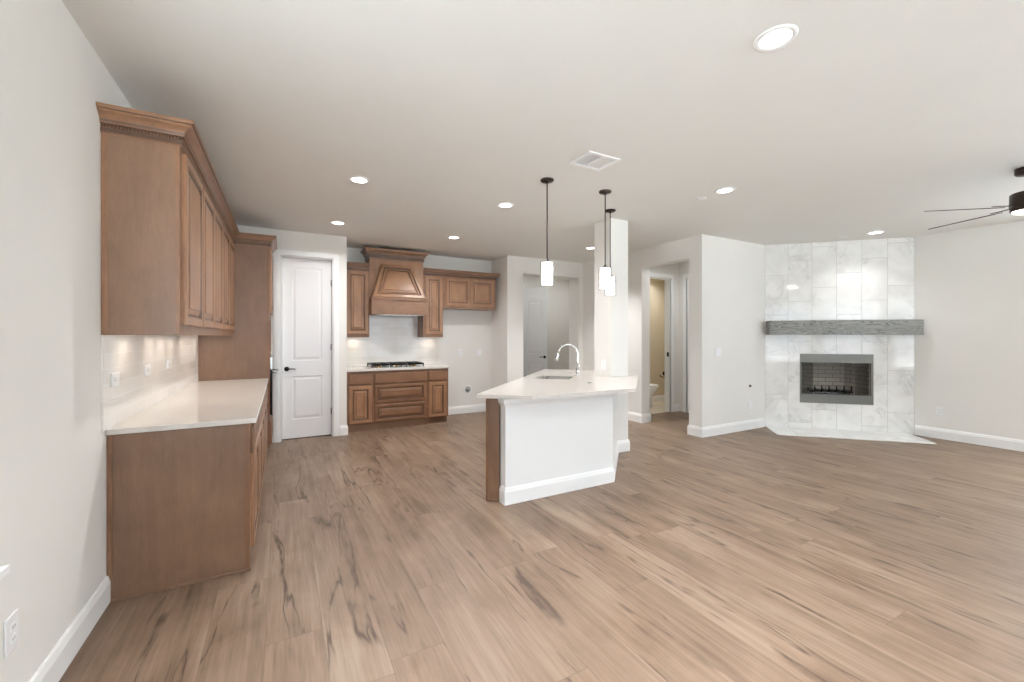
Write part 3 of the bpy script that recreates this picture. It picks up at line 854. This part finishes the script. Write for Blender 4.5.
# worktop with sink cut-out: polygon in plan, notched round the pillar
ITOP = [(1.412, 3.222), (1.78, 2.925), (2.882, 2.885), (3.830, 3.790), (3.71, 3.835), (3.425, 3.835), (3.425, 4.145), (3.71, 4.145), (3.96, 4.57), (3.36, 5.185)]
def p45(u, v):   # u along (1,1), v along (1,-1)
    return ((u + v) / R2, (u - v) / R2)
SU0, SU1, SV0, SV1 = 4.67, 5.36, -1.12, -.72      # sink cut-out in that frame
b = BM()
def flat(z, up):
    vs = [b.verts.new((x, y, z)) for x, y in ITOP]
    hs = [b.verts.new((*p45(u, v), z)) for u, v in ((SU0, SV0), (SU1, SV0), (SU1, SV1), (SU0, SV1))]
    es = [b.edges.new((vs[i], vs[(i+1) % len(vs)])) for i in range(len(vs))] + [b.edges.new((hs[i], hs[(i+1) % 4])) for i in range(4)]
    bmesh.ops.triangle_fill(b, use_beauty=True, use_dissolve=False, edges=es)
    return vs, hs
va, ha = flat(.884, False); vb, hb = flat(.914, True)
for s_, t_ in ((va, vb), (ha, hb)):
    n_ = len(s_)
    for i in range(n_): b.faces.new((s_[i], s_[(i+1) % n_], t_[(i+1) % n_], t_[i]))
tag(link('island_countertop', b, M['quartz']), 'white quartz island top with clipped corners, sink and faucet', 'countertop')
# sink bowl
sk = thing('sink', 'undermount steel sink set into the island top', 'sink', (*p45((SU0+SU1)/2, (SV0+SV1)/2), .884), math.pi / 4)
hl, hv = (SU1-SU0)/2, (SV1-SV0)/2
b = BM()
def rr_(a, c, r, z, n=5):
    pts = []
    for cx, cy, t0 in ((a - r, c - r, 0), (-a + r, c - r, 90), (-a + r, -c + r, 180), (a - r, -c + r, 270)):
        for i in range(n + 1):
            t_ = math.radians(t0 + 90 * i / n); pts.append((cx + r * math.cos(t_), cy + r * math.sin(t_), z))
    return pts
loft(b, [rr_(hl + .03, hv + .03, .05, -.001), rr_(hl - .004, hv - .004, .05, -.001), rr_(hl - .01, hv - .01, .05, -.20), rr_(hl - .05, hv - .05, .04, -.22)], False, True, True)
link('bowl', b, M['steel'], sk)
b = BM(); lathe(b, [(.001, -.2195), (.045, -.2195), (.045, -.216), (.03, -.216), (.001, -.218)], n=24); link('drain', b, M['chrome'], sk)
# faucet: base on the seating side of the sink, spout reaching over it
fx, fy = 3.155, 4.12
fc = thing('faucet', 'tall chrome gooseneck faucet standing behind the island sink', 'faucet', (fx, fy, .914), math.radians(135 + 28))
b = BM(); lathe(b, [(.001, 0), (.030, 0), (.030, .006), (.024, .012), (.022, .06), (.019, .10), (.0135, .11), (.0135, .14), (.001, .14)], n=24); link('faucet_base', b, M['chrome'], fc)
pts = [(0, 0, .13)]
R_ = .125
pts += [(0, 0, z) for z in (.17, .22, .26)]
for i in range(1, 15):
    a = math.pi * i / 14 * .94
    pts.append((R_ - R_ * math.cos(a), 0, .26 + R_ * math.sin(a)))
b = BM(); tube(b, pts, .0125, 16); link('spout', b, M['chrome'], fc)
e = Vector(pts[-1]); dd = (Vector(pts[-1]) - Vector(pts[-2])).normalized()
b = BM(); tube(b, [e, e + dd * .02, e + dd * .07, e + dd * .10], [.014, .017, .021, .019], 16); link('spray_head', b, M['chrome'], fc)
b = BM(); tube(b, [(0, .018, .075), (0, .04, .080), (0, .05, .10), (0, .062, .155)], [.010, .010, .007, .006]); link('lever', b, M['chrome'], fc)
b = BM(); lathe(b, [(.001, 0), (.026, 0), (.026, .004), (.02, .009), (.001, .010)], n=20)
tag(link('air_switch', b, M['steel'], loc=(2.775, 3.42, .914)), 'small flat steel disc on the island top by the pillar', 'air switch')
# cabinet block
ICAB = [(1.530, 3.262), (1.612, 3.180), (1.627, 3.195), (2.255, 3.195), (3.73, 4.67), (3.335, 5.065)]
ic = thing('island_cabinet', 'stained wood island cabinet with narrow end panel beside white low wall', 'cabinet')
b = BM()
for i in range(len(ICAB)):
    p, q = Vector(ICAB[i]), Vector(ICAB[(i+1) % len(ICAB)]); d_ = (q - p).normalized(); n_ = Vector((-d_.y, d_.x)) * .018
    prism(b, [tuple(p), tuple(q), tuple(q + n_), tuple(p + n_)], .10, .880)
prism(b, ICAB, .10, .118)
link('body', b, M['endpanel'], ic)
b = BM(); prism(b, [(1.575, 3.300), (1.642, 3.210), (2.25, 3.210), (3.70, 4.66), (3.37, 4.99)], 0, .0995); link('toe_kick', b, M['endpanel'], ic)
# end: base board strip and corner stile of the end panel
b = BM(); prism(b, [(1.519, 3.251), (1.531, 3.239), (1.538, 3.246), (1.526, 3.258)], .0, .880)
link('end_stile', b, M['cab'], ic)
b = BM(); prism(b, [(1.526, 3.258), (1.608, 3.176), (1.612, 3.180), (1.530, 3.262)], .0, .880); link('end_panel', b, M['endpanel'], ic)
b = BM(); prism(b, [(1.520, 3.238), (1.594, 3.164), (1.606, 3.176), (1.532, 3.250)], 0, .018); link('shoe_moulding', b, M['endpanel'], ic)
# working side: doors face away from the camera
wk = bpy.data.objects  # (doors are laid in the run's own frame)
L_ = math.hypot(3.335 - 1.530, 5.065 - 3.262)
def face_pt(u, out, z): return (1.530 + (u) / R2 - out / R2, 3.262 + (u) / R2 + out / R2, z)
def rot_door(kind, u0, u1, z0, z1):
    b = BM(); raised(b, 0, u1 - u0, z0, z1, 0) if kind == 'd' else flat_front(b, 0, u1 - u0, z0, z1, 0)
    for v in b.verts:
        x, y, z = v.co; v.co = face_pt(u1 - x, .021 - y, z)
    link('door' if kind == 'd' else 'drawer', b, [M['cabdoor'], M['glaze']], ic)
u = .03
for wd in (.45, .45, .46, .46, .62):
    rot_door('f', u, u + wd - .008, .705, .845); rot_door('d', u, u + wd - .008, .125, .69); u += wd + .008

# ------------------------------------------------------------------ fireplace
FA = -math.pi / 4
FO = (6.55, 3.85)            # left corner of the tiled face; local x along it, +y into the corner
fp = thing('fireplace', 'corner fireplace faced in white marble tile to the ceiling', 'fireplace', (*FO, 0), FA)
FW = math.hypot(XR - 6.55, 10.4 - XR - 3.85)
FW = (XR - FO[0]) * R2
fx0, fx1, fz0, fz1 = .468, 1.392, .397, 1.133
b = BM(); TH = .10
for a, c, e, g in ((.0, fx0, 0, CEIL), (fx1, FW - .0, 0, CEIL), (fx0, fx1, 0, fz0), (fx0, fx1, fz1, CEIL)): box(b, a, 0, e, c, TH, g)
bmesh.ops.remove_doubles(b, verts=b.verts, dist=1e-5)
tile = link('tile_surround', b, M['marble'], fp)
b = BM(); box(b, .0, -.575, 0, 1.815, -.002, .012); bevel(b, .002, 1); link('hearth', b, M['marbleh'], fp)
b = BM(); box(b, .012, -.20, 1.42, 1.885, -.001, 1.63); bevel(b, .006, 2); link('mantel', b, M['mantel'], fp)
fb = BM()   # metal face: top louvre and bottom band, thin side rims
fr_ = link('firebox', (lambda b: (box(b, fx0, -.012, fz1 - .115, fx1, .02, fz1), box(b, fx0, -.012, fz0, fx1, .02, fz0 + .115),
      box(b, fx0, -.010, fz0 + .115, fx0 + .018, .02, fz1 - .115), box(b, fx1 - .03, -.010, fz0 + .115, fx1, .02, fz1 - .115),
      box(b, fx0 + .004, -.020, fz0 + .117, fx1 - .004, -.012, fz0 + .135), box(b, fx0 + .004, -.022, fz1 - .13, fx1 - .004, -.010, fz1 - .112), b)[-1])(fb), M['firemetal'], fp)
b = BM()   # fire-brick lining: back narrower than the mouth, splayed sides
za, zc = fz0 + .10, fz1 - .06
m0, m1, bk0, bk1, dpt = fx0 + .02, fx1 - .02, fx0 + .17, fx1 - .17, .44
def quad(bm, *p): bm.faces.new([bm.verts.new(q) for q in p])
quad(b, (m0, .0, za), (bk0, dpt, za), (bk0, dpt, zc), (m0, .0, zc))
quad(b, (bk0, dpt, za), (bk1, dpt, za), (bk1, dpt, zc), (bk0, dpt, zc))
quad(b, (bk1, dpt, za), (m1, .0, za), (m1, .0, zc), (bk1, dpt, zc))
quad(b, (m0, .0, za), (m1, .0, za), (bk1, dpt, za), (bk0, dpt, za))
link('brick_lining', b, M['firebrick'], fr_)
b = BM(); quad(b, (m0, .0, zc), (m1, .0, zc), (bk1, dpt, zc), (bk0, dpt, zc)); link('smoke_shelf', b, M['darkvoid'], fr_)
for s_, xa, xb in ((1, fx0 + .022, fx0 + .19), (1, fx1 - .20, fx1 - .035)):   # gathered mesh curtains
    b = BM(); n_ = 60; la, lb = [], []
    for i in range(n_ + 1):
        t_ = i / n_; x = xa + (xb - xa) * t_; y = .045 + .016 * math.sin(t_ * math.pi * 12)
        la.append((x, y, za + .02)); lb.append((x, y, zc - .02))
    loft(b, [la, lb], False, False, True, closed=False)
    link('mesh_curtain', b, M['curtain'], fr_)
b = BM()   # log grate
for i in range(6):
    x = .68 + i * .095
    tube(b, [(x, .06, za + .16), (x, .07, za + .075), (x, .30, za + .07), (x, .31, za + .10)], .008, 8)
tube(b, [(.65, .10, za + .062), (1.19, .10, za + .062)], .008, 8); tube(b, [(.65, .27, za + .062), (1.19, .27, za + .062)], .008, 8)
for x in (.70, 1.14):
    for y in (.10, .27): tube(b, [(x, y, za), (x, y, za + .06)], .008, 8)
link('grate', b, M['black'], fr_)
b = BM(); tube(b, [(.50, .16, za + .03), (.68, .18, za + .03), (.80, .17, za + .045), (.98, .19, za + .03), (1.15, .18, za + .035)], .011, 10); link('gas_pipe', b, M['steel'], fr_)

# ------------------------------------------------------------------ ceiling lamps, vent, discs
cans = [((2.04, 1.15), 'large recessed ceiling light nearest the camera'),
        ((.605, 3.98), 'recessed light over the aisle by the left cabinets'),
        ((.605, 5.62), 'recessed light in front of the pantry door'),
        ((2.10, 4.00), 'recessed light left of the first pendant lamp'),
        ((2.14, 5.66), 'recessed light in front of the range hood'),
        ((3.74, 2.58), 'recessed light between the pillar and the fireplace'),
        ((4.31, 5.29), 'recessed light behind the square pillar'),
        ((7.06, 2.66), 'recessed light in front of the marble fireplace wall')]
more_cans = [(.6, .9), (6.9, -.2), (4.2, -.9), (1.6, -1.6)]     # behind the camera, for the light they give
def dim(c, watts, sp=112):
    for ch in c.children:
        if ch.type == 'LIGHT': ch.data = ch.data.copy(); ch.data.energy = watts; ch.data.spread = math.radians(sp)
can0 = None
for i, (p, lb) in enumerate(cans + [((x, y), None) for x, y in more_cans]):
    if can0 is None:
        c = thing('recessed_light', lb, 'ceiling light', (*p, CEIL), 0, 'recessed lights in the ceiling')
        b = BM(); lathe(b, [(.066, -.001), (.092, -.001), (.092, -.004), (.088, -.009), (.072, -.010), (.066, -.006)], n=40, cap=False); link('trim_ring', b, M['plastic'], c)
        b = BM(); lathe(b, [(.001, -.004), (.067, -.004), (.067, -.006), (.001, -.007)], n=40); link('lens', b, M['lens'], c)
        lamp('can_lamp', 'AREA', c, (0, 0, -.014), CAN, (.98, .985, 1), .12, spread=math.radians(100))
        can0 = c
    else:
        c = copy_tree(can0); c.location = (*p, CEIL)
        c['label'] = lb or 'recessed ceiling light behind the camera'
        if 'marble' in (lb or ''): dim(c, 3)
        elif i in (1, 2, 3, 4): dim(c, 9 if i == 2 else 15, 150)      # kitchen circuit
        elif i == 5: dim(c, 8, 100)
# bathroom and lobby lamps, then two unseen lamps added to brighten the back hall
c = copy_tree(can0); dim(c, 4.5); c.location = (6.7, 5.95, CEIL); c['label'] = 'recessed light in the bathroom ceiling'
c = copy_tree(can0); dim(c, 6, 150); c.location = (5.8, 4.7, CEIL); c['label'] = 'recessed light in the small lobby before the bathroom'
c = copy_tree(can0); dim(c, 4.5, 170); c.location = (5.5, 7.2, CEIL); c['label'] = 'unseen recessed light added to brighten the back hall behind the cased opening'

c = copy_tree(can0); dim(c, 3.2, 170); c.location = (4.05, 7.35, CEIL); c['label'] = 'second unseen recessed light added in the back hall to brighten the ajar door'
b = BM()
vx0, vx1, vy0, vy1 = 2.04, 2.355, 2.52, 2.78
vt = thing('ceiling_vent', 'square white ceiling air vent near the pendant lamps', 'air vent', ((vx0+vx1)/2, (vy0+vy1)/2, CEIL))
hx, hy = (vx1-vx0)/2, (vy1-vy0)/2
for x0_, y0_, x1_, y1_ in ((-hx, -hy, hx, -hy+.028), (-hx, hy-.028, hx, hy), (-hx, -hy+.028, -hx+.028, hy-.028), (hx-.028, -hy+.028, hx, hy-.028), (-.008, -hy+.028, .008, hy-.028)):
    box(b, x0_, y0_, -.012, x1_, y1_, -.001)
link('frame', b, M['plastic'], vt)
b = BM()
for i in range(7):
    for sgn in (-1, 1):
        x = sgn * (.020 + i * .0165)
        loft(b, [[(x, -hy+.028, -.002), (x + sgn * .012, -hy+.028, -.0065), (x + sgn * .0135, -hy+.028, -.0055), (x + sgn * .0015, -hy+.028, -.001)],
                 [(x, hy-.028, -.002), (x + sgn * .012, hy-.028, -.0065), (x + sgn * .0135, hy-.028, -.0055), (x + sgn * .0015, hy-.028, -.001)]])
link('louvres', b, M['plastic'], vt)
b = BM(); box(b, -hx+.02, -hy+.02, -.0008, hx-.02, hy-.02, -.0001); link('duct_back', b, plain('duct_white', lin(215, 215, 215), .7), vt)
for (x, y), lb in (((3.755, 2.85), 'small white cover disc on ceiling beside a recessed light'), ((6.98, 3.0), 'small white cover disc on ceiling near the fireplace')):
    b = BM(); lathe(b, [(.001, 0), (.048, 0), (.048, -.004), (.040, -.007), (.001, -.008)], n=32)
    tag(link('cover_disc', b, M['plastic'], loc=(x, y, CEIL)), lb, 'ceiling disc', 'cover discs on the ceiling')

# pendants
pend = [((2.089, 3.175), 'pendant lamp over the near left end of the island'),
        ((2.752, 3.160), 'pendant lamp over the bend of the island'),
        ((3.217, 3.610), 'pendant lamp nearest the square pillar')]
p0 = None
for p, lb in pend:
    if p0 is None:
        p0 = thing('pendant_lamp', lb, 'pendant lamp', (*p, CEIL), 0, 'pendant lamps over the island')
        b = BM(); lathe(b, [(.001, 0), (.060, 0), (.060, -.010), (.052, -.018), (.012, -.020), (.010, -.034), (.001, -.034)], n=32); link('canopy', b, M['bronze'], p0)
        b = BM(); tube(b, [(0, 0, -.03), (0, 0, -.725)], .0055, 12); link('rod', b, M['bronze'], p0)
        b = BM(); lathe(b, [(.001, -.715), (.012, -.715), (.014, -.728), (.030, -.732), (.030, -.744), (.001, -.744)], n=28); link('cap', b, M['bronze'], p0)
        b = BM(); lathe(b, [(.001, -.745), (.052, -.746), (.052, -.945), (.049, -.945), (.048, -.75), (.001, -.749)], n=32, cap=False); link('inner_shade', b, M['opal'], p0)
        b = BM(); lathe(b, [(.064, -.742), (.064, -.955), (.063, -.955), (.063, -.742), (.064, -.742)], n=36, cap=False); link('glass_shade', b, M['glass'], p0)
        lamp('bulb_light', 'POINT', p0, (0, 0, -.97), .4, (1, .93, .85), .03)
    else:
        c = copy_tree(p0); c.location = (*p, CEIL); c['label'] = lb

# ceiling fan
fn = thing('ceiling_fan', 'dark bronze ceiling fan with light at the right edge', 'ceiling fan', (5.468, 1.024, CEIL))
b = BM(); lathe(b, [(.001, 0), (.080, 0), (.080, -.045), (.070, -.055), (.020, -.060), (.001, -.060)], n=36); link('canopy', b, M['bronze'], fn)
b = BM(); tube(b, [(0, 0, -.055), (0, 0, -.21)], .013, 14); link('downrod', b, M['bronze'], fn)
b = BM(); lathe(b, [(.001, -.195), (.03, -.195), (.095, -.205), (.108, -.214), (.110, -.322), (.106, -.335), (.001, -.335)], n=44); link('motor_housing', b, M['bronze'], fn)
b = BM(); lathe(b, [(.001, -.3355), (.106, -.3355), (.106, -.356), (.095, -.356), (.001, -.356)], n=44); link('light_ring', b, M['bronze'], fn)
b = BM(); lathe(b, [(.001, -.3565), (.095, -.3565), (.090, -.368), (.06, -.378), (.001, -.382)], n=44); link('light_lens', b, M['fanlens'], fn)
lamp('fan_light', 'AREA', fn, (0, 0, -.39), 10, (1, .88, .74), .18)
for k in range(5):
    a = math.radians(69 + 72 * k); ca, sa = math.cos(a), math.sin(a)
    b = BM()
    loops = []
    for r_, hw_, in ((.20, .045), (.30, .060), (.50, .066), (.69, .060), (.725, .045), (.732, .02)):
        tilt = math.radians(-14)
        l = []
        for s1, zz in ((-1, .003), (1, .003), (1, -.003), (-1, -.003)):
            ox, oz = s1 * hw_ * math.cos(tilt), s1 * hw_ * math.sin(tilt) + zz
            l.append((r_ * ca - ox * sa, r_ * sa + ox * ca, -.325 + oz))
        loops.append(l)
    loft(b, loops); bl = link('blade', b, M['bronze'], fn)
    b = BM()
    l2 = []
    for r_, hw_ in ((.10, .018), (.16, .018), (.24, .030)):
        l2.append([(r_ * ca - s1 * hw_ * sa, r_ * sa + s1 * hw_ * ca, -.322 + zz + s1 * hw_ * (-.22 if r_ > .12 else -.1)) for s1, zz in ((-1, .012), (1, .012), (1, .006), (-1, .006))])
    loft(b, l2); link('blade_bracket', b, M['bronze'], bl)

# ------------------------------------------------------------------ plates, outlets and small wall things
def plate(name, label, loc, rz, w_, h_, kind, cat, group=None):
    r = thing(name, label, cat, loc, rz, group)
    b = BM(); box(b, -w_/2, -.007, -h_/2, w_/2, -.0005, h_/2); bevel(b, .003, 2); link('cover_plate', b, M['plastic'], r)
    if kind == 'outlet':
        for s in (-1, 1):
            b = BM()
            cx, cz = (0, s * .02) if h_ > w_ else (s * .02, 0)
            box(b, cx - .015, -.0095, cz - .012, cx + .015, -.0071, cz + .012); bevel(b, .002, 1)
            o = link('socket', b, M['plastic'], r)
            b = BM()
            if h_ > w_:
                for q in (-.006, .006): box(b, cx + q - .0012, -.0098, cz - .004, cx + q + .0012, -.0096, cz + .005)
            else:
                for q in (-.006, .006): box(b, cx - .004, -.0098, cz + q - .0012, cx + .005, -.0096, cz + q + .0012)
            link('slots', b, M['darkvoid'], o)
    elif kind == 'switch':
        n = max(1, round(w_ / .046) - 1) if h_ >= .1 else 1
        for i in range(n):
            cx = (i - (n - 1) / 2) * .046
            b = BM(); box(b, cx - .016, -.0105, -.032, cx + .016, -.0071, .032); bevel(b, .002, 1); link('rocker', b, M['plastic'], r)
    return r
RX = math.pi / 2      # faces +x
plate('wall_outlet', 'white outlet low on the left wall under the window sill', (XL, 2.07, .392), RX, .078, .125, 'outlet', 'outlet')
plate('wall_outlet', 'white horizontal outlet on the tiled backsplash nearest the camera', (XL + .009, 3.05, 1.163), RX, .118, .075, 'outlet', 'outlet', 'outlets in the left backsplash')
plate('wall_outlet', 'middle one of three white outlets in the left backsplash', (XL + .009, 3.67, 1.170), RX, .118, .075, 'outlet', 'outlet', 'outlets in the left backsplash')
plate('wall_outlet', 'white outlet in left backsplash by the tall oven cabinet', (XL + .009, 4.26, 1.175), RX, .118, .075, 'outlet', 'outlet', 'outlets in the left backsplash')
plate('wall_outlet', 'white outlet on fridge recess wall nearer the counter', (2.81, YW, 1.103), 0, .075, .118, 'outlet', 'outlet', 'plates in the fridge recess')
plate('blank_plate', 'white plate on fridge recess wall nearer the recess corner', (3.185, YW, 1.100), 0, .105, .118, 'blank', 'wall plate', 'plates in the fridge recess')
wb = thing('water_supply_box', 'round white water supply box low on the fridge recess wall', 'water box', (2.961, YW, .425))
b = BM(); lathe(b, [(.058, -.001), (.083, -.001), (.083, -.008), (.076, -.012), (.058, -.010), (.056, -.002)], n=32, axis='y', cap=False); link('ring', b, M['plastic'], wb)
b = BM(); lathe(b, [(.001, -.001), (.057, -.001), (.057, -.003), (.001, -.003)], n=32, axis='y'); link('back_disc', b, plain('shadow_grey_plastic', lin(170, 170, 170), .5), wb)
b = BM(); tube(b, [(-.015, -.003, -.01), (-.015, -.03, -.01)], .012, 12); tube(b, [(-.04, -.026, -.012), (.005, -.026, .006)], .006, 8); link('valve', b, M['bronze'], wb)
plate('light_switch', 'white light switch on the left face of the square pillar', (3.43, 3.965, 1.05), -RX, .075, .118, 'switch', 'switch')
plate('light_switch', 'white double light switch on wall left of the fireplace', (5.425, 3.85, 1.172), 0, .118, .118, 'switch', 'switch')
plate('wall_outlet', 'white outlet on wall left of fireplace under the cable stub', (6.158, 3.85, .362), 0, .072, .115, 'outlet', 'outlet')
plate('wall_outlet', 'white outlet on the right wall beside the fireplace', (XR, 2.26, .372), -RX, .075, .118, 'outlet', 'outlet')
b = BM(); lathe(b, [(.001, -.0005), (.022, -.0005), (.022, -.004), (.008, -.006), (.007, -.03), (.001, -.03)], n=20, axis='y')
tag(link('cable_stub', b, M['black'], loc=(6.165, 3.85, .652)), 'black gas or cable stub in the wall left of fireplace', 'cable stub')

# bathroom: toilet pointing right, paper holder
tl = thing('toilet', 'white toilet glimpsed through the bathroom doorway', 'toilet', (5.80, 6.02, .008), math.pi / 2)
def egg(a, c, y0, z, n=28, k=1.0):
    return [(a * k * math.cos(t) , -(y0 + c * k * math.sin(t)), z) for t in [2 * math.pi * i / n for i in range(n)]]
b = BM(); loft(b, [egg(.10, .20, .42, 0), egg(.10, .20, .42, .03), egg(.095, .17, .42, .16), egg(.15, .22, .48, .30), egg(.18, .25, .50, .37), egg(.18, .25, .50, .385)], True, True, True); link('bowl', b, M['porcelain'], tl)
b = BM(); loft(b, [egg(.185, .255, .50, .386), egg(.19, .26, .50, .395), egg(.185, .255, .50, .408), egg(.17, .24, .50, .413)], True, True, True); link('seat', b, M['plastic'], tl)
b = BM(); loft(b, [egg(.182, .252, .50, .414), egg(.186, .256, .50, .424), egg(.17, .24, .50, .434)], True, True, True); link('lid', b, M['plastic'], tl)
b = BM(); box(b, -.20, -.22, .38, .20, -.02, .74); bevel(b, .02, 3); box(b, -.21, -.23, .741, .21, -.012, .775); link('tank', b, M['porcelain'], tl)
ph = thing('paper_holder', 'black toilet paper holder on the bathroom back wall', 'paper holder', (7.17, 6.36, .60))
b = BM(); lathe(b, [(.001, -.001), (.045, -.001), (.045, -.008), (.012, -.012), (.012, -.06), (.001, -.06)], n=24, axis='y'); link('wall_mount', b, M['black'], ph)
b = BM(); tube(b, [(0, -.055, 0), (-.01, -.058, -.05), (-.05, -.058, -.075), (-.16, -.058, -.06), (-.19, -.058, -.02)], .009, 10); link('hook', b, M['black'], ph)
